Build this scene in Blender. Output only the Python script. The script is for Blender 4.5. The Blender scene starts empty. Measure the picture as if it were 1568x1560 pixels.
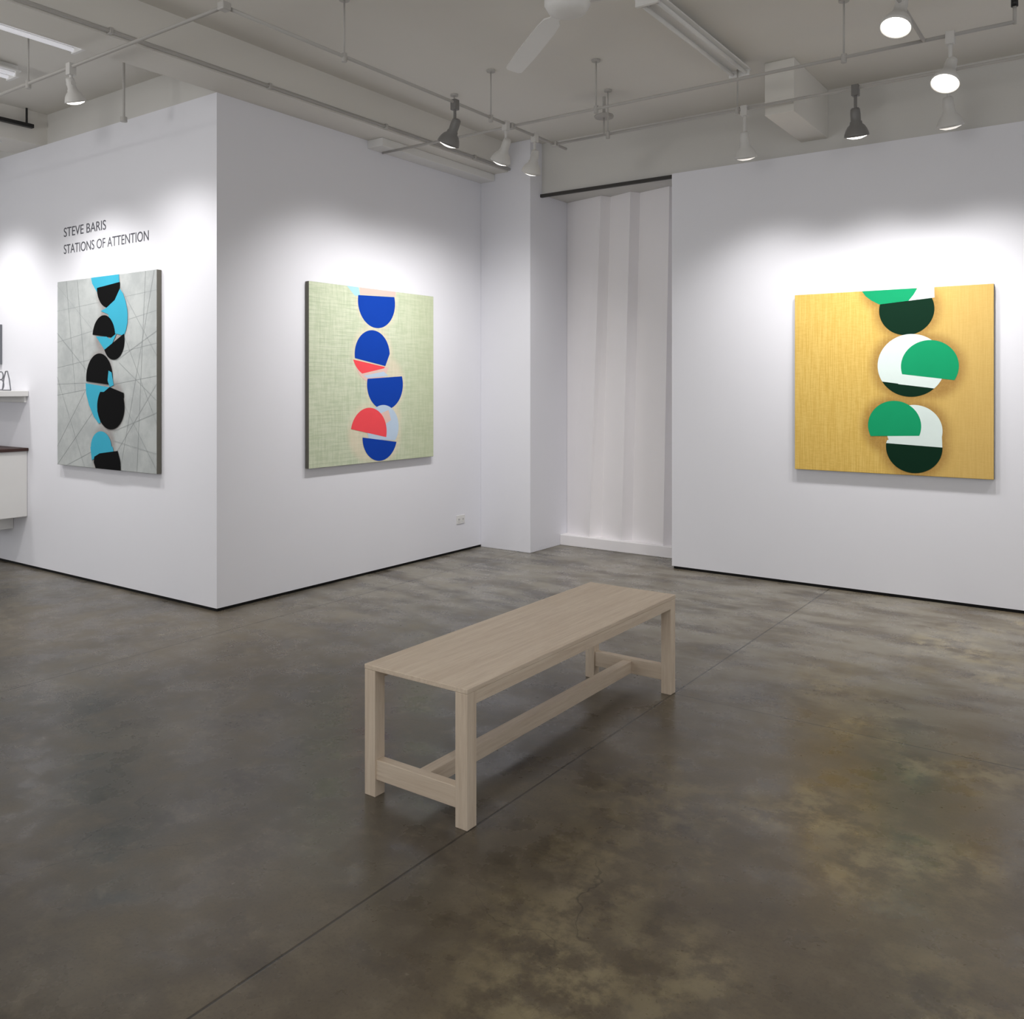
import bpy, bmesh, math, random
from mathutils import Vector, Matrix
random.seed(3)
S=bpy.context.scene
col=S.collection
try: S.view_settings.view_transform='Standard'
except Exception: pass

def lin(c):
    def f(v):
        v/=255.0
        return v/12.92 if v<=0.04045 else ((v+0.055)/1.055)**2.4
    return (f(c[0]),f(c[1]),f(c[2]),1)

# ---------------- materials
class NT:
    def __init__(s,name):
        s.m=bpy.data.materials.new(name); s.m.use_nodes=True
        s.t=s.m.node_tree; s.n=s.t.nodes; s.l=s.t.links
        s.b=s.n['Principled BSDF']
        s.tc=s.n.new('ShaderNodeTexCoord')
    def _set(s,inp,v):
        if hasattr(v,'links') or isinstance(v,bpy.types.NodeSocket): s.l.new(v,inp)
        else: inp.default_value=v
    def math(s,op,a,b=0.0,clamp=False):
        n=s.n.new('ShaderNodeMath'); n.operation=op; n.use_clamp=clamp
        s._set(n.inputs[0],a); s._set(n.inputs[1],b); return n.outputs[0]
    def noise(s,scale,detail=4,rough=.55,vec=None,sc=(1,1,1),loc=(0,0,0)):
        mp=s.n.new('ShaderNodeMapping'); mp.inputs['Scale'].default_value=sc; mp.inputs['Location'].default_value=loc
        s.l.new(vec or s.tc.outputs['Object'],mp.inputs['Vector'])
        n=s.n.new('ShaderNodeTexNoise'); n.inputs['Scale'].default_value=scale
        n.inputs['Detail'].default_value=detail; n.inputs['Roughness'].default_value=rough
        s.l.new(mp.outputs[0],n.inputs['Vector']); return n.outputs['Fac']
    def maprange(s,v,a,b,c=0.0,d=1.0,smooth=True):
        n=s.n.new('ShaderNodeMapRange'); n.interpolation_type='SMOOTHSTEP' if smooth else 'LINEAR'
        s._set(n.inputs[0],v)
        for i,x in enumerate((a,b,c,d)): n.inputs[i+1].default_value=x
        return n.outputs[0]
    def mix(s,f,a,b,mode='MIX'):
        n=s.n.new('ShaderNodeMix'); n.data_type='RGBA'; n.blend_type=mode
        s._set(n.inputs[0],f); s._set(n.inputs[6],a); s._set(n.inputs[7],b); return n.outputs[2]
    def xyz(s):
        n=s.n.new('ShaderNodeSeparateXYZ'); s.l.new(s.tc.outputs['Object'],n.inputs[0]); return n.outputs
    def color(s,c): s._set(s.b.inputs['Base Color'],c)
    def rough(s,r): s._set(s.b.inputs['Roughness'],r)
    def bump(s,h,strength=.2,dist=.01):
        n=s.n.new('ShaderNodeBump'); n.inputs['Strength'].default_value=strength; n.inputs['Distance'].default_value=dist
        s.l.new(h,n.inputs['Height']); s.l.new(n.outputs[0],s.b.inputs['Normal'])

def plain(name,c,rough=.6,var=.04,scale=6,metal=0,bump=0,spec=.4):
    k=NT(name); c=lin(c)
    d=tuple(x*(1-var*2) for x in c[:3])+(1,)
    f=k.noise(scale); k.color(k.mix(f,d,c)); k.rough(rough); k.b.inputs['Metallic'].default_value=metal
    k.b.inputs['Specular IOR Level'].default_value=spec
    if bump: k.bump(k.noise(220,2),bump,.002)
    return k.m

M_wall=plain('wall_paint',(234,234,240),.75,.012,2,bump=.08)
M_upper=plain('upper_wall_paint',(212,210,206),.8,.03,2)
M_ceil=plain('ceiling_paint',(222,219,213),.85,.03,1.5,bump=.1)
M_white=plain('white_enamel',(228,227,225),.45,.02)
M_panel=plain('white_panel',(246,243,245),.7,.02,3)
M_pipe=plain('painted_conduit',(182,179,175),.45,.03)
M_gapshade=plain('gap_shade_black',(14,13,13),.8,.02)  # shade inside the wall-base gap, given as a near-black colour
M_black=plain('black_metal',(30,29,30),.4,.02)
M_darkhead=plain('grey_lamp_metal',(120,118,116),.35,.02)
M_head=plain('white_lamp_metal',(205,203,200),.35,.02)
M_text=plain('wall_lettering',(84,84,92),.7,.02)
M_side=plain('canvas_edge',(108,105,96),.8,.05,30)
M_rail=plain('dark_rail',(60,58,56),.6,.02)
M_brown=plain('dark_wood',(62,38,32),.5,.1)
M_wire=plain('sculpture_grey',(120,122,128),.5,.1)

def emis(name,c,st):
    k=NT(name); k.color(lin(c)); k.b.inputs['Emission Color'].default_value=lin(c)
    k.b.inputs['Emission Strength'].default_value=st; return k.m
M_bulb=emis('bulb_glow',(255,250,240),4)
M_bulbdim=emis('bulb_glow_soft',(255,250,244),.6)
M_tube=emis('fluorescent_tube',(250,250,255),.3)

def floor_mat():
    k=NT('polished_concrete')
    x,y,z=k.xyz()
    big=k.noise(.55,4,.5); mid=k.noise(1.9,4,.55); fine=k.noise(11,4,.6); spk=k.noise(90,3,.7)
    blot=k.noise(4.2,5,.62,loc=(3.1,1.7,0))
    c=k.mix(k.maprange(big,.3,.7),lin((82,80,76)),lin((92,83,69)))
    c=k.mix(k.math('MULTIPLY',k.maprange(x,-2.9,-.6),.75),c,lin((101,87,64)))
    c=k.mix(k.math('MULTIPLY',k.maprange(mid,.42,.74),.45),c,lin((120,111,96)))
    c=k.mix(k.math('MULTIPLY',k.maprange(mid,.52,.25),.55),c,lin((58,52,45)))
    c=k.mix(k.math('MULTIPLY',k.maprange(blot,.5,.68),.32),c,lin((122,112,94)))
    c=k.mix(k.math('MULTIPLY',k.maprange(blot,.48,.32),.35),c,lin((54,48,41)))
    c=k.mix(k.math('MULTIPLY',k.maprange(fine,.48,.78),.38),c,lin((130,120,102)))
    c=k.mix(k.math('MULTIPLY',k.maprange(spk,.45,.8),.35),c,lin((46,42,36)))
    # worn pale patches in the right-hand bay
    p=k.math('MULTIPLY',k.maprange(k.noise(1.3,3,.5,sc=(1.2,.9,1),loc=(.6,.2,0)),.44,.64),k.maprange(k.noise(9,5,.68),.40,.62))
    c=k.mix(k.math('MULTIPLY',p,k.maprange(x,-1.9,-.9,.03,.75)),c,lin((160,147,114)))
    # mottling that pales toward the walls; the floor's sheen there put into its colour
    q=k.math('MULTIPLY',k.maprange(k.noise(1.9,5,.62,sc=(1,2.4,1)),.36,.62),k.maprange(y,3.0,5.4))
    c=k.mix(k.math('MULTIPLY',q,.62),c,lin((150,145,133)))
    def line(v,p0,w):
        d=k.math('ABSOLUTE',k.math('SUBTRACT',v,p0)); return k.maprange(d,w,w*2.2,1,0)
    l=k.math('MAXIMUM',line(x,-1.83,.0026),line(x,-4.53,.0026))
    l2=k.math('MULTIPLY',line(y,3.96,.0024),k.math('GREATER_THAN',x,-1.83))
    l3=line(x,.87,.0028)
    l=k.math('MAXIMUM',k.math('MAXIMUM',l,l2),l3)
    # hairline cracks
    mp=k.n.new('ShaderNodeTexVoronoi'); mp.feature='DISTANCE_TO_EDGE'; mp.inputs['Scale'].default_value=.8
    va=k.n.new('ShaderNodeVectorMath'); va.operation='ADD'
    nz=k.n.new('ShaderNodeTexNoise'); nz.inputs['Scale'].default_value=2.5; nz.inputs['Detail'].default_value=5
    k.l.new(k.tc.outputs['Object'],nz.inputs['Vector']); sc=k.n.new('ShaderNodeVectorMath'); sc.operation='SCALE'; sc.inputs[3].default_value=.55
    k.l.new(nz.outputs['Color'],sc.inputs[0]); k.l.new(k.tc.outputs['Object'],va.inputs[0]); k.l.new(sc.outputs[0],va.inputs[1]); k.l.new(va.outputs[0],mp.inputs['Vector'])
    cr=k.math('MULTIPLY',k.maprange(mp.outputs['Distance'],.0008,.004,1,0),k.maprange(k.noise(1.5,2,.5,loc=(9,2,0)),.5,.62))
    c=k.mix(k.math('MULTIPLY',cr,.4),c,lin((36,32,28)))
    c=k.mix(k.math('MULTIPLY',l,k.maprange(mid,.35,.6,.85,.6)),c,lin((28,25,22)))
    k.color(c)
    k.rough(k.maprange(blot,.3,.7,.2,.42)); k.b.inputs['Specular IOR Level'].default_value=.5
    h=k.math('ADD',k.math('MULTIPLY',fine,.4),k.math('MULTIPLY',l,-1.5))
    k.bump(h,.12,.006)
    return k.m
M_floor=floor_mat()

def wood(name,axis):
    k=NT(name)
    sc=[30,30,30]; sc[axis]=1.1
    g=k.noise(2.2,6,.6,sc=tuple(sc)); f=k.noise(9,4,.6,sc=tuple(sc))
    c=k.mix(k.maprange(g,.25,.75),lin((208,189,168)),lin((224,208,188)))
    c=k.mix(k.math('MULTIPLY',k.maprange(f,.5,.7),.35),c,lin((178,154,132)))
    k.color(c); k.rough(.5); k.bump(f,.06,.002); return k.m
M_woodx=wood('ash_wood_cross',0); M_woody=wood('ash_wood_long',1); M_woodz=wood('ash_wood_leg',2)

def canvas_mat(name,base,base2,halo,circles,W,H,halo_w,halo_amt,style):
    k=NT(name)
    x,y,z=k.xyz()
    if style=='weave':
        a=k.noise(6,5,.7,sc=(10,1,1)); b=k.noise(6,5,.7,sc=(1,1,10))
        m=k.math('MULTIPLY',k.math('ADD',a,b),.5)
        st=k.math('ABSOLUTE',k.math('SINE',k.math('MULTIPLY',z,105)))
        c=k.mix(k.maprange(m,.38,.62),base,base2)
        lines=k.math('MULTIPLY',k.maprange(st,.0,.28,1,0),k.maprange(k.noise(3,3),.42,.6,.15,.75))
        lines=k.math('MULTIPLY',lines,k.maprange(x,W*.4,W*.8,1,.3))
        c=k.mix(k.math('MULTIPLY',lines,.42),c,lin((108,128,104)))
        c=k.mix(k.maprange(x,W*.55,W,0,.4),c,lin((186,195,156)))
    elif style=='gold':
        a=k.noise(8,5,.7,sc=(16,1,.6)); b=k.noise(20,3,.7,sc=(1,1,6))
        m=k.math('ADD',k.math('MULTIPLY',a,.7),k.math('MULTIPLY',b,.3))
        c=k.mix(k.maprange(m,.38,.62),base,base2)
        c=k.mix(k.maprange(x,W*.3,W*.9,0,.6),c,lin((204,170,106)))
    else:
        a=k.noise(5,6,.65); c=k.mix(k.maprange(a,.35,.65),base,base2)
    d=None
    for (u,v,r) in circles:
        dx=k.math('SUBTRACT',x,u*W); dz=k.math('SUBTRACT',z,(1-v)*H)
        q=k.math('SQRT',k.math('ADD',k.math('MULTIPLY',dx,dx),k.math('MULTIPLY',dz,dz)))
        q=k.math('SUBTRACT',q,r*W)
        d=q if d is None else k.math('SMOOTH_MIN',d,q)
        if d is not q:
            d.node.inputs[2].default_value=.03
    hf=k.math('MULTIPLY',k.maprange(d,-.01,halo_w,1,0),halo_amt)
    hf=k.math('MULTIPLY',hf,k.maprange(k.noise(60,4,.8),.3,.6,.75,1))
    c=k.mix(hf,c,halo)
    k.color(c); k.rough(.8); k.b.inputs['Specular IOR Level'].default_value=.2; k.bump(k.noise(300,2),.1,.002)
    return k.m

# ---------------- mesh helpers
def obj(name,bm,mats,parent=None,smooth=False):
    me=bpy.data.meshes.new(name); bm.to_mesh(me); bm.free()
    for m in (mats if isinstance(mats,(list,tuple)) else [mats]): me.materials.append(m)
    if smooth:
        for p in me.polygons: p.use_smooth=True
    o=bpy.data.objects.new(name,me); col.objects.link(o)
    if parent: o.parent=parent
    return o
def empty(name,loc=(0,0,0),rz=0):
    e=bpy.data.objects.new(name,None); e.empty_display_size=.1; e.location=loc; e.rotation_euler=(0,0,rz)
    col.objects.link(e); return e
def addbox(bm,a,b,mi=0,bev=0):
    r=bmesh.ops.create_cube(bm,size=1)
    vs=r['verts']
    for v in vs:
        v.co=Vector(((a[i]+b[i])/2+v.co[i]*(b[i]-a[i]) for i in range(3)))
    fs=set(f for v in vs for f in v.link_faces)
    for f in fs: f.material_index=mi
    if bev:
        es=list(set(e for v in vs for e in v.link_edges))
        bmesh.ops.bevel(bm,geom=es,offset=bev,segments=2,affect='EDGES',profile=.5)
def box(name,a,b,mat,parent=None,bev=0):
    bm=bmesh.new(); addbox(bm,a,b,0,bev); return obj(name,bm,mat,parent)
def addcyl(bm,p,q,r,r2=None,seg=20,caps=True,mi=0):
    p=Vector(p);q=Vector(q);d=q-p;L=d.length
    rot=Vector((0,0,1)).rotation_difference(d.normalized()).to_matrix().to_4x4()
    res=bmesh.ops.create_cone(bm,cap_ends=caps,segments=seg,radius1=r,radius2=r if r2 is None else r2,depth=L,matrix=Matrix.Translation((p+q)/2)@rot)
    for f in set(f for v in res['verts'] for f in v.link_faces): f.material_index=mi
def addlathe(bm,prof,mat4,seg=28,mi=0):
    rings=[]
    for r,z in prof:
        rings.append([bm.verts.new(mat4@Vector((r*math.cos(2*math.pi*i/seg),r*math.sin(2*math.pi*i/seg),z))) for i in range(seg)])
    for a,b in zip(rings,rings[1:]):
        for i in range(seg):
            f=bm.faces.new((a[i],a[(i+1)%seg],b[(i+1)%seg],b[i])); f.material_index=mi; f.smooth=True

# ---------------- room
XB=-4.96; YA=3.644; YC=6.665; YCOL=6.534; XCOL=-4.407; XC=-3.094; ZW=3.44; ZC=3.70; ZCW=3.235
box('floor',(-13,-4,-.1),(5,8,0),M_floor)
box('ceiling',(-13,-4,ZC),(5,8,ZC+.1),M_ceil)
box('wall_left',(-13,YA,.022),(XB,YA+.2,ZW),M_wall)
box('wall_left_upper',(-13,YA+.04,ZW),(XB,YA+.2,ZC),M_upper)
box('wall_center',(XB-.2,YA+.2,.022),(XB,YCOL+.3,ZW),M_wall)
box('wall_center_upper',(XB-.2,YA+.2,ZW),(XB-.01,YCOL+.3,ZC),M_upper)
box('shadow_gap_left',(-13,YA+.012,0),(XB-.012,YA+.2,.022),M_gapshade)  # recessed strip under each wall, coloured black for the shade in the gap
box('shadow_gap_center',(XB-.2,YA+.2,0),(XB-.012,YCOL+.0,.022),M_gapshade)
box('wall_column',(XB,YCOL,0),(XCOL,7.3,ZC),M_wall,bev=.004)
box('wall_right',(XC,YC,.022),(5,7.3,ZCW),M_wall)
box('shadow_gap_right',(XC+.012,YC+.012,0),(5,7.3,.022),M_gapshade)
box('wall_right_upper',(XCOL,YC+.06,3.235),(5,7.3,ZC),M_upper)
box('wall_recess_back',(XCOL,7.24,0),(XC,7.3,3.235),M_wall)
box('window_sill',(XCOL,7.035,0),(XC,7.24,.1),M_panel,bev=.006)
box('trim_recess_rail',(XCOL,YC+.03,3.208),(XC,YC+.06,3.235),M_rail)

# pleated white window screen
bm=bmesh.new()
pts=[(-4.405,-4.405,7.16),(-4.10,-3.98,7.055),(-4.03,-3.93,7.15),(-3.77,-3.68,7.06),(-3.71,-3.63,7.15),(-3.36,-3.30,7.06),(-3.30,-3.25,7.14),(XC,XC,7.12)]
lo=[bm.verts.new((a,y,.1)) for a,b,y in pts]; hi=[bm.verts.new((b,y,3.234)) for a,b,y in pts]
for i in range(len(pts)-1): bm.faces.new((lo[i],lo[i+1],hi[i+1],hi[i]))
o=obj('pleated_window_screen',bm,M_panel)
m=o.modifiers.new('t','SOLIDIFY'); m.thickness=.006

# beams / soffits
bm=bmesh.new()
addbox(bm,(XB,-4,ZW),(-4.65,YCOL+.19,ZC)); obj('ceiling_beam',bm,M_ceil)
box('ceiling_beam.001',(-7.65,-4,ZW),(-7.22,YA+.04,ZC),M_ceil)
box('ceiling_beam.002',(-2.06,5.92,3.34),(-1.86,YC+.06,ZC),M_ceil,bev=.004)
box('trim_wall_ledge',(XB,5.05,3.375),(-4.80,YCOL,ZW),M_white,bev=.004)

# ---------------- bench
B=empty('wooden_bench',(-2.31,2.335,0))
w,l,h=.48,1.65,.478; t=.052
box('seat_top',(0,0,h-.018),(w,l,h),M_woody,B,.0025)
box('side_rail_1',(w-.028,t,h-.062),(w-.001,l-t,h-.018),M_woody,B,.0015)
box('side_rail_2',(.001,t,h-.062),(.028,l-t,h-.018),M_woody,B,.0015)
i=0
for lx in (0.001,w-t-.001):
    for ly in (0.001,l-t-.001):
        i+=1; box('leg_%d'%i,(lx,ly,0),(lx+t,ly+t,h-.018),M_woodz,B,.002)
box('end_stretcher_1',(t,.008,.062),(w-t,.046,.135),M_woodx,B,.002)
box('end_stretcher_2',(t,l-.046,.062),(w-t,l-.008,.135),M_woodx,B,.002)
box('long_stretcher',(w/2-.024,.046,.066),(w/2+.024,l-.046,.125),M_woody,B,.002)

# ---------------- paintings
def flat(name,c,rough=.75): return plain(name,c,rough,.04,12,spec=.12)
BLUE=flat('ultramarine_paint',(14,64,168)); RED=flat('coral_paint',(242,80,88)); PALE=flat('pale_blue_paint',(190,208,228)); PINK=flat('pale_pink_paint',(226,194,184))
GREEN=flat('emerald_paint',(22,158,106)); DARK=flat('deep_green_paint',(8,44,28)); MINT=flat('mint_white_paint',(226,240,236))
CYAN=flat('cyan_paint',(62,168,196)); BLK=flat('black_paint',(2,2,3)); LINE=flat('graphite_line',(152,157,158)); LB=flat('sky_wash',(170,214,226))
def clip(poly,a,b,keep):
    out=[]
    def s(p):
        lv=a[1]+(b[1]-a[1])*(p[0]-a[0])/(b[0]-a[0]) if abs(b[0]-a[0])>1e-6 else 0
        return (lv-p[1]) if keep=='up' else (p[1]-lv)
    for i in range(len(poly)):
        p,q=poly[i],poly[(i+1)%len(poly)]; sp,sq=s(p),s(q)
        if sp>=0: out.append(p)
        if sp*sq<0:
            t=sp/(sp-sq); out.append((p[0]+(q[0]-p[0])*t,p[1]+(q[1]-p[1])*t))
    return out
def circ(u,v,r,rv=None):
    rv=rv or r
    return [(u+r*math.cos(2*math.pi*i/96),v+rv*math.sin(2*math.pi*i/96)) for i in range(96)]
def unit(p):
    p=clip(p,(0,0.0005),(1,.0005),'down'); p=clip(p,(0,.9995),(1,.9995),'up'); return p
def painting(name,loc,rz,W,H,D,mat,shapes):
    E=empty(name,loc,rz)
    bm=bmesh.new(); addbox(bm,(0,-D,0),(W,-.002,H),0,.003)
    for f in bm.faces:
        f.material_index=0 if f.normal.y<-.6 else 1
    obj('canvas',bm,[mat,M_side],E)
    mats=[];bm=bmesh.new()
    for n,(m,poly) in enumerate(shapes):
        if m not in mats: mats.append(m)
        poly=unit(poly)
        if len(poly)<3: continue
        yy=-D-.0003-.00012*n
        f=bm.faces.new([bm.verts.new((u*W,yy,(1-v)*H)) for u,v in poly]); f.material_index=mats.index(m)
        f.normal_update()
        if f.normal.y>0: f.normal_flip()
    bmesh.ops.triangulate(bm,faces=bm.faces)
    obj('painted_shapes',bm,mats,E)
    return E
D=.04
# C gold
W,H=1.319,1.303
cc=[(.59,.113,.137),(.61,.412,.168),(.7,.42,.14),(.53,.737,.135),(.628,.76,.137),(.627,.849,.14),(.48,.0,.09)]
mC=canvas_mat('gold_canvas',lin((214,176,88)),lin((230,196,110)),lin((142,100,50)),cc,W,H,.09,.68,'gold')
shC=[(GREEN,[(.365,.0),(.64,.0),(.65,.062),(.455,.078),(.415,.055),(.385,.03)]),
 (MINT,[(.645,.0),(.725,.0),(.727,.055),(.60,.067),(.625,.035)]),
 (DARK,clip(circ(.59,.113,.1365),(.45,.078),(.73,.055),'down')),
 (MINT,circ(.612,.412,.166,.168)),
 (DARK,clip(circ(.612,.412,.166,.168),(.45,.495),(.69,.530),'down')),
 (MINT,[(.565,.459),(.745,.482),(.745,.49),(.705,.525),(.69,.530),(.55,.512)]),
 (GREEN,clip(circ(.7025,.418,.139),(.565,.458),(.84,.494),'up')),
 (MINT,clip(circ(.628,.76,.137),(.49,.845),(.764,.815),'up')),
 (DARK,clip(circ(.6265,.849,.138),(.49,.832),(.764,.845),'down')),
 (MINT,[(.489,.832),(.495,.815),(.66,.79),(.762,.79),(.764,.845)]),
 (GREEN,clip(circ(.53,.737,.133,.135),(.40,.797),(.661,.787),'up')),
]
painting('abstract_painting',(-2.076,YC,.873),0,W,H,D,mC,shC)
# B green
W,H=1.402,1.373
cc=[(.505,.074,.14),(.47,.378,.14),(.574,.55,.14),(.442,.826,.14),(.54,.85,.14),(.62,.74,.06)]
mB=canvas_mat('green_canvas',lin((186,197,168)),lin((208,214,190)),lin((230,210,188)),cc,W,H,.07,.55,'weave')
shB=[(LB,[(.27,0),(.36,0),(.375,.05),(.33,.05)]),
 (PINK,[(.37,.0),(.66,.0),(.66,.028),(.37,.04)]),
 (BLUE,clip(circ(.505,.074,.15),(.355,.045),(.655,.032),'down')),
 (PINK,clip(circ(.47,.40,.14),(.33,.41),(.61,.455),'down')),
 (RED,clip(clip(circ(.455,.36,.145),(.33,.412),(.6,.452),'down'),(.33,.50),(.585,.452),'up')),
 (BLUE,clip(clip(circ(.47,.378,.14),(.33,.402),(.60,.447),'up'),(.555,.48),(.625,.34),'up')),
 (PALE,[(.4,.5),(.56,.475),(.60,.50),(.43,.513)]),
 (BLUE,clip(circ(.574,.55,.148),(.426,.518),(.722,.501),'down')),
 (PALE,clip(circ(.555,.80,.13),(.39,.86),(.69,.885),'up')),
 (PINK,[(.53,.72),(.6,.70),(.62,.76),(.56,.79)]),
 (BLUE,clip(circ(.531,.853,.141),(.39,.852),(.672,.892),'down')),
 (RED,clip(circ(.442,.826,.142),(.30,.80),(.584,.86),'up')),
]
painting('abstract_painting',(XB,4.406,.89),math.pi/2,W,H,D,mB,shB)
# A grey
W,H=1.333,1.432
cc=[(.54,.08,.10),(.6,.22,.12),(.52,.3,.1),(.46,.5,.11),(.56,.67,.13),(.5,.87,.09),(.5,.95,.1),(.45,.62,.1)]
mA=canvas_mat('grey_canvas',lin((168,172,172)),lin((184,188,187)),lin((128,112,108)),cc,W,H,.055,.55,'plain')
shA=[]
for (u1,v1,u2,v2) in [(0,.02,.42,.3),(0,.16,1,.1),(0,.33,1,.2),(0,.47,1,.36),(0,.56,.45,.55),(0,.62,1,.52),(0,.9,.5,.4),(0,1,.5,.62),(.1,1,.42,.9),(.1,0,.2,.6),(.22,0,.3,.5),(.6,.0,1,.42),(.62,.2,1,.75),(.6,.56,1,.98),(.65,.45,1,.64),(.6,.8,1,.7),(.58,.95,1,.56),(.66,1,.98,0),(.82,1,.9,0),(0,.52,.3,1),(0,.28,.5,.6),(.62,.44,1,.3),(.6,.85,1,.9)]:
    L=math.hypot(u2-u1,v2-v1); nx,ny=-(v2-v1)/L*.0009,(u2-u1)/L*.0009
    shA.append((LINE,[(u1+nx,v1+ny),(u2+nx,v2+ny),(u2-nx,v2-ny),(u1-nx,v1-ny)]))
shA+=[(CYAN,[(.37,0),(.65,0),(.655,.045),(.45,.055),(.455,.1),(.41,.06),(.38,.03)]),
 (BLK,clip(circ(.545,.055,.115,.11),(.43,.058),(.66,.04),'down')),
 (CYAN,[(.66,.075),(.69,.10),(.715,.14),(.73,.18),(.735,.21),(.733,.25),(.72,.285),(.70,.315),(.61,.30),(.56,.23),(.545,.2),(.47,.18),(.53,.165),(.61,.13)]),
 (BLK,clip(circ(.50,.315,.115,.112),(.385,.300),(.62,.325),'up')),
 (CYAN,[(.42,.31),(.53,.315),(.57,.33),(.50,.375)]),
 (CYAN,[(.53,.34),(.63,.3),(.56,.38),(.5,.38)]),
 (BLK,clip(circ(.60,.335,.105,.1),(.50,.385),(.71,.30),'down')),
 (BLK,clip(circ(.455,.53,.135,.13),(.32,.545),(.59,.565),'up')),
 (CYAN,[(.55,.49),(.58,.5),(.6,.565),(.56,.575),(.54,.54)]),
 (CYAN,[(.315,.555),(.585,.578),(.47,.625),(.435,.7),(.47,.76),(.45,.765),(.40,.73),(.35,.67),(.32,.61)]),
 (BLK,clip(circ(.57,.675,.135,.118),(.42,.60),(.71,.60),'down')),
 (BLK,[(.48,.61),(.56,.575),(.70,.605),(.70,.63),(.50,.64)]),
 (CYAN,clip(circ(.475,.89,.105,.085),(.36,.90),(.60,.895),'up')),
 (CYAN,[(.365,.89),(.59,.88),(.60,.905),(.45,.93),(.38,.96)]),
 (BLK,[(.405,.94),(.46,.92),(.64,.90),(.665,.95),(.67,1),(.42,1),(.40,.97)]),
]
painting('abstract_painting',(-6.911,YA,.879),0,W,H,D,mA,shA)

# ---------------- wall text
E=empty('wall_lettering',(-6.887,YA-.001,2.534))
for i,(s,z,wd) in enumerate([('STATIONS OF ATTENTION',0,1.152),('STEVE BARIS',.134,.60)]):
    cu=bpy.data.curves.new('t','FONT'); cu.body=s; cu.size=.1; cu.extrude=.0005
    o=bpy.data.objects.new('tmp',cu); col.objects.link(o); bpy.context.view_layer.update()
    me=bpy.data.meshes.new_from_object(o.evaluated_get(bpy.context.evaluated_depsgraph_get()))
    bpy.data.objects.remove(o)
    xs=[v.co.x for v in me.vertices]; ys=[v.co.y for v in me.vertices]
    sx=wd/(max(xs)-min(xs)); sy=.072/(max(ys)-0 if max(ys)>0 else 1)
    for v in me.vertices: v.co=Vector(((v.co.x-min(xs))*sx, -v.co.z, v.co.y*sy))
    me.materials.clear(); me.materials.append(M_text)
    q=bpy.data.objects.new('text_line_%d'%(i+1),me); col.objects.link(q); q.parent=E; q.location=(0,0,z)

# ---------------- outlet
E=empty('wall_outlet',(XB,6.229,.293),math.pi/2)
box('cover_plate',(-.058,-.006,-.038),(.058,0,.038),M_white,E,.002)
for k_ in (-.028,.028):
    box('socket',(k_-.018,-.008,-.02),(k_+.018,-.005,.02),M_white,E,.002)
    for q in (-.006,.006): box('slot',(k_+q-.0015,-.0086,-.006),(k_+q+.0015,-.0078,.008),M_black,E)

# ---------------- lighting pipes
ZT=3.37
P=empty('lighting_track_frame')
def pipe(n,a,b,r=.010,m=M_pipe):
    bm=bmesh.new(); addcyl(bm,a,b,r,seg=14); return obj(n,bm,m,P,True)
XR=-3.67; Y1=5.2; Y2=5.78; YL=2.74
pipe('run_left',(-8.6,YL,ZT),(XR,YL,ZT))
pipe('run_center',(XR,YL,ZT),(XR,5.95,ZT))
pipe('run_right',(XB+.02,Y1,ZT),(-.50,Y1,ZT))
pipe('run_right_wall',(XR,Y2,ZT),(3,Y2,ZT))
pipe('run_end_riser',(-.50,Y1,ZT-.011),(-.50,Y1,ZT+.09),.009)
pipe('run_end_cap',(-.50,Y1,ZT+.08),(-.50,Y1,ZT+.12),.017,M_black)
pipe('run_spur',(-.93,4.2,ZT),(-.93,Y1,ZT))
n=0
for (x,y) in [(-5.6,YL),(-7.0,YL),(XR,3.55),(XR,4.95),(-2.97,Y1),(-1.35,Y1),(-.93,4.4),(-3.2,Y2),(-2.2,Y2),(-4.2,Y1)]:
    n+=1; pipe('hanger_%d'%n,(x,y,ZT),(x,y,ZC),.005)
    bm=bmesh.new(); addcyl(bm,(x,y,ZT-.03),(x,y,ZT+.018),.016,seg=14); addcyl(bm,(x,y,ZC-.012),(x,y,ZC),.03,seg=18); obj('clamp_%d'%n,bm,M_pipe,P)
for (x,y) in [(XR,YL),(XR,Y1),(XR,Y2)]:
    n+=1; box('junction_%d'%n,(x-.025,y-.025,ZT-.02),(x+.025,y+.025,ZT+.02),M_pipe,P,.006)

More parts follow.
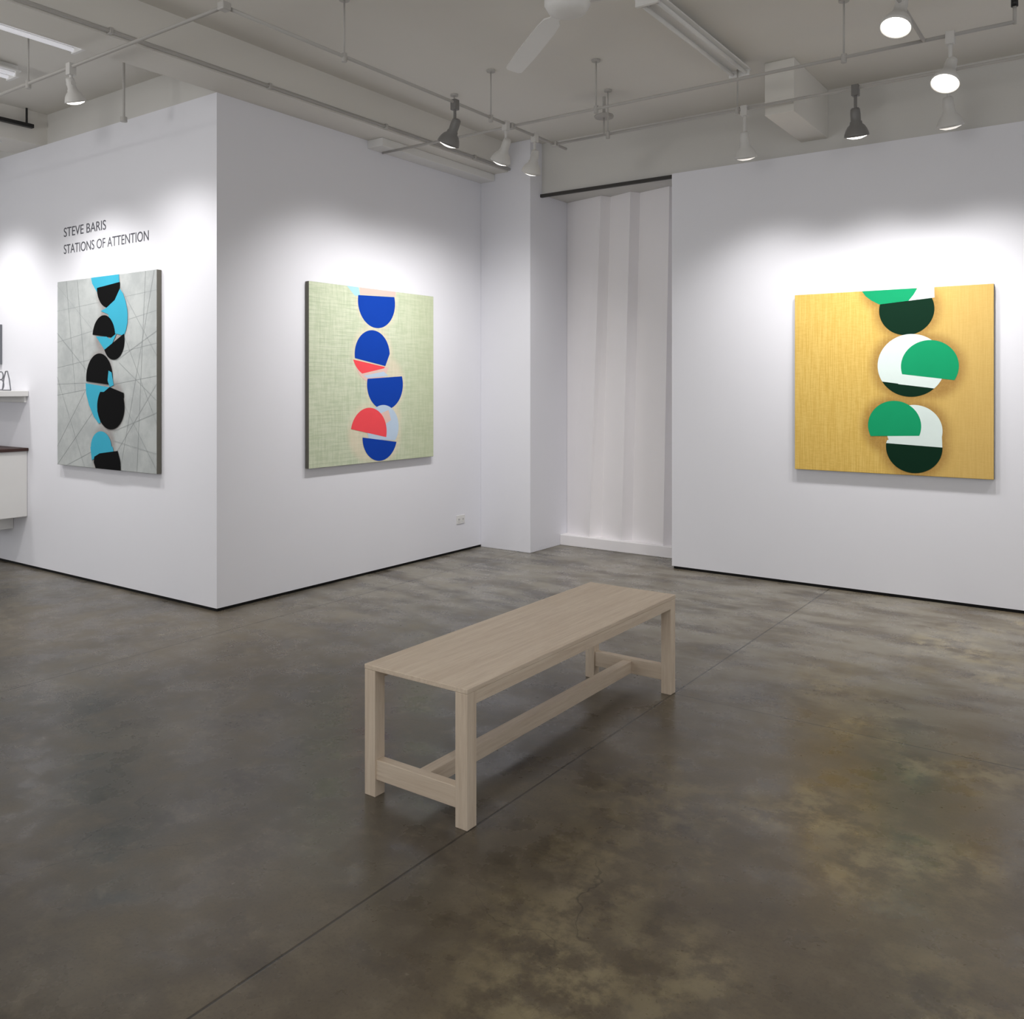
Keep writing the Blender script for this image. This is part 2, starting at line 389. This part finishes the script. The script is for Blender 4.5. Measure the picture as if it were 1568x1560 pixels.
def track_light(x,y,target,mat,energy,bulb,angle=62,colr=(1,.98,.965),head=1.0,drop=.15,blend=1.0,size=.09):
    E=empty('track_spotlight',(x,y,ZT))
    piv=Vector((0,0,-drop)); d=(Vector(target)-(Vector((x,y,ZT))+piv)).normalized()
    bm=bmesh.new()
    addbox(bm,(-.022,-.022,-.05),(.022,.022,.02),0,.004)
    addcyl(bm,(0,0,-.03),piv,.010,seg=12); addcyl(bm,piv+Vector((-.026,0,0)),piv+Vector((.026,0,0)),.016,seg=12)
    obj('stem',bm,mat,E)
    rot=Vector((0,0,1)).rotation_difference(d).to_matrix().to_4x4()
    M=Matrix.Translation(piv)@rot@Matrix.Scale(head,4)
    bm=bmesh.new()
    addlathe(bm,[(.0,-.045),(.020,-.045),(.028,-.037),(.031,-.01),(.031,.035),(.036,.04),(.038,.055),(.052,.068),(.064,.088),(.073,.112),(.076,.128),(.070,.128),(.066,.112),(.05,.08),(.03,.06),(0,.06)],M)
    obj('lamp_shade',bm,mat,E,True)
    bm=bmesh.new()
    addlathe(bm,[(.066,.108),(.068,.122),(.058,.134),(.03,.144),(0,.147)],M); obj('bulb',bm,bulb,E,True)
    L=bpy.data.lights.new('spot','SPOT'); L.energy=energy; L.spot_size=math.radians(angle); L.spot_blend=blend
    L.shadow_soft_size=size; L.color=colr
    lo=bpy.data.objects.new('lamp_beam',L); col.objects.link(lo); lo.parent=E
    lo.location=piv+d*.22*head
    lo.rotation_euler=d.to_track_quat('-Z','Y').to_euler()
# gold painting wall
track_light(-2.15,Y2,(-2.3,YC+.1,.4),M_head,54,M_bulbdim,116,drop=.2)
track_light(-1.43,Y2,(-1.5,YC+.1,.5),M_darkhead,76,M_bulb,108,drop=.17)
track_light(-.90,Y2,(-.8,YC+.1,.4),M_head,70,M_bulbdim,112,drop=.2)
track_light(.3,Y2,(.4,YC+.1,.4),M_head,54,M_bulbdim,114,drop=.2)
track_light(-.80,Y1,(-1.25,3.6,.2),M_head,16,M_bulb,110,drop=.16)
track_light(-.93,4.62,(-1.3,3.2,.2),M_head,10,M_bulb,110,drop=.02)
# green painting wall
track_light(XR,4.55,(XB-.2,4.8,.75),M_darkhead,84,M_bulb,106)
track_light(XR,5.13,(XB-.2,5.6,.7),M_head,64,M_bulb,108)
track_light(XR,5.5,(XB,6.3,.6),M_head,36,M_bulb,114)
# grey painting wall
track_light(-6.2,YL,(-6.4,YA+.1,.6),M_head,74,M_bulb,116)
track_light(-5.1,YL,(-5.5,YA+.1,.6),M_head,60,M_bulb,116,head=.8,drop=.1)
track_light(-7.6,YL,(-7.8,YA+.1,.6),M_head,72,M_bulb,116)

# ---------------- fluorescent fixtures
def fluo(x,y0,y1):
    E=empty('fluorescent_light_fixture',(x,y0,ZC)); L=y1-y0
    bm=bmesh.new(); addbox(bm,(-.03,0,-.05),(.03,L,0),0,.004)
    addbox(bm,(-.075,0,-.055),(.075,L,-.045),0,.002); obj('housing',bm,M_white,E)
    bm=bmesh.new()
    for s in (-.045,.045): addcyl(bm,(s,.03,-.075),(s,L-.03,-.075),.013,seg=14)
    obj('tubes',bm,M_white if x>-3 else M_tube,E,True)
    bm=bmesh.new()
    for yy in (.01,L-.035): addbox(bm,(-.07,yy,-.095),(.07,yy+.022,-.05),0,.002)
    obj('end_caps',bm,M_white,E)
fluo(-2.2,4.4,5.84)
fluo(-5.45,1.7,3.0); fluo(-6.3,1.7,3.0)

# ---------------- ceiling fan
F=empty('ceiling_fan',(-2.30,3.74,3.40))
bm=bmesh.new()
I=Matrix.Identity(4)
addlathe(bm,[(0,-.06),(.05,-.06),(.095,-.045),(.115,-.01),(.115,.03),(.09,.055),(.03,.07),(.018,.08),(.018,.25),(.05,.26),(.065,.30),(0,.30)],I)
obj('motor_housing',bm,M_white,F,True)
for i,a in enumerate((141,21,261)):
    a=math.radians(a); R=Matrix.Rotation(a,4,'Z')@Matrix.Rotation(math.radians(12),4,'X')
    bm=bmesh.new()
    prof=[(.11,.022),(.2,.026),(.24,.045),(.35,.053),(.7,.056),(.96,.05),(.985,.035)]
    top=[]
    for zo in (.004,-.004):
        ring=[bm.verts.new(R@Vector((x,w_,zo))) for x,w_ in prof]+[bm.verts.new(R@Vector((x,-w_,zo))) for x,w_ in reversed(prof)]
        top.append(ring); bm.faces.new(ring if zo>0 else ring[::-1])
    for j in range(len(top[0])):
        q=(j+1)%len(top[0]); bm.faces.new((top[1][j],top[1][q],top[0][q],top[0][j]))
    obj('blade_%d'%(i+1),bm,M_white,F)

# sprinkler conduit along beam edge
C=empty('sprinkler_pipe')
bm=bmesh.new(); addcyl(bm,(-4.632,-3,3.462),(-4.632,6.6,3.462),.012,seg=12); obj('pipe',bm,M_pipe,C,True)
bm=bmesh.new()
for y in (.5,1.6,2.7,3.8,4.9,6.0): addbox(bm,(-4.648,y,3.445),(-4.615,y+.02,3.48),0,.002)
obj('clips',bm,M_pipe,C)
E=empty('ceiling_canopy_disc',(-3.3,5.9,ZC))
bm=bmesh.new(); addlathe(bm,[(0,-.16),(.07,-.16),(.075,-.15),(.07,-.14),(.012,-.135),(.012,0)],I); addcyl(bm,(0,0,-.30),(0,0,-.16),.006); obj('disc',bm,M_pipe,E,True)
E=empty('ceiling_drop_rod',(-5.48,3.3,ZC))
bm=bmesh.new(); addcyl(bm,(0,0,-.43),(0,0,0),.008,seg=12); addcyl(bm,(0,0,-.45),(0,0,-.42),.022,seg=16); addcyl(bm,(0,0,-.02),(0,0,0),.03,seg=16); obj('rod',bm,M_pipe,E)

# black track at far left
bm=bmesh.new(); addbox(bm,(-7.2,1.5,3.55),(-7.16,3.55,3.58),0,.003); addcyl(bm,(-7.18,3.5,3.57),(-7.18,3.5,ZC),.008); addcyl(bm,(-7.18,1.8,3.57),(-7.18,1.8,ZC),.008)
obj('black_light_track',bm,M_black)

# ---------------- shelves at left
Xs=-7.44
E=empty('wall_shelf',(Xs,YA-.002,1.41))
box('board',(-1.6,-.25,0),(0,0,.045),M_white,E,.003)
box('cleat',(-1.58,-.02,-.05),(-.03,0,0),M_white,E,.002)
E=empty('floating_cabinet',(Xs,YA-.002,.30))
box('body',(-1.6,-.33,.12),(-.02,0,.66),M_white,E,.004)
box('counter_top',(-1.6,-.35,.66),(0,0,.685),M_brown,E,.003)
box('door_gap',(-.8,-.333,.14),(-.795,-.32,.64),M_black,E)
box('under_support',(-1.5,-.2,.0),(-.25,0,.12),M_white,E,.003)
# wire sculptures on shelf
E=empty('wire_sculpture',(Xs-.12,YA-.12,1.455))
def loop(name,pts,r,par):
    bm=bmesh.new()
    for a,b in zip(pts,pts[1:]+pts[:1]): addcyl(bm,a,b,r,seg=8)
    obj(name,bm,M_wire,par)
loop('loop_1',[(-.07,0,.006),(.07,0,.006),(.045,0,.10),(.015,0,.16),(-.015,0,.16),(-.045,0,.10)],.005,E)
E=empty('wire_sculpture',(Xs-.26,YA-.10,1.455))
loop('loop_1',[(.05*math.cos(t_),0,.05+.044*math.sin(t_)) for t_ in [i*math.pi/8 for i in range(16)]],.005,E)
loop('loop_2',[(.04*math.cos(t_),0,.125+.034*math.sin(t_)) for t_ in [i*math.pi/8 for i in range(16)]],.005,E)
E=empty('small_framed_picture',(-8.19,YA,1.68))
box('frame',(-.3,-.03,0),(.3,0,.34),M_wire,E,.003); box('mat_board',(-.27,-.033,.03),(.27,-.028,.31),M_white,E)

# ---------------- ambient
Wd=bpy.data.worlds.new('World'); S.world=Wd; Wd.use_nodes=True
bg=Wd.node_tree.nodes['Background']; bg.inputs[0].default_value=(.95,.97,1,1); bg.inputs[1].default_value=.76
for i,(x,y,e) in enumerate([(-1.2,.3,12),(-6.2,.8,20)]):
    L=bpy.data.lights.new('room_light','AREA'); L.shape='RECTANGLE'; L.size=1.2; L.size_y=.3; L.energy=e; L.color=(1,.98,.95)
    o=bpy.data.objects.new('room_ceiling_light',L); col.objects.link(o); o.location=(x,y,ZC-.06)
for i,(x,y,e) in enumerate([(-.6,-1.6,50),(-5.6,-1.4,50)]):  # added fill lights, unseen behind the camera, aimed up to brighten the ceiling
    L=bpy.data.lights.new('added_ceiling_fill','AREA'); L.shape='DISK'; L.size=1.2; L.energy=e; L.color=(1,.98,.95)
    o=bpy.data.objects.new('unseen_ceiling_fill',L); col.objects.link(o); o.location=(x,y,1.9); o.rotation_euler=(math.radians(180-28),0,0)

# ---------------- camera
cam=bpy.data.cameras.new('Camera'); co=bpy.data.objects.new('Camera',cam); col.objects.link(co)
co.location=(0,0,1.5); co.rotation_euler=(math.pi/2,0,math.radians(35.18))
cam.sensor_width=36; cam.lens=1350/1568*36; cam.shift_y=-190/1568; cam.clip_start=.05
S.camera=co
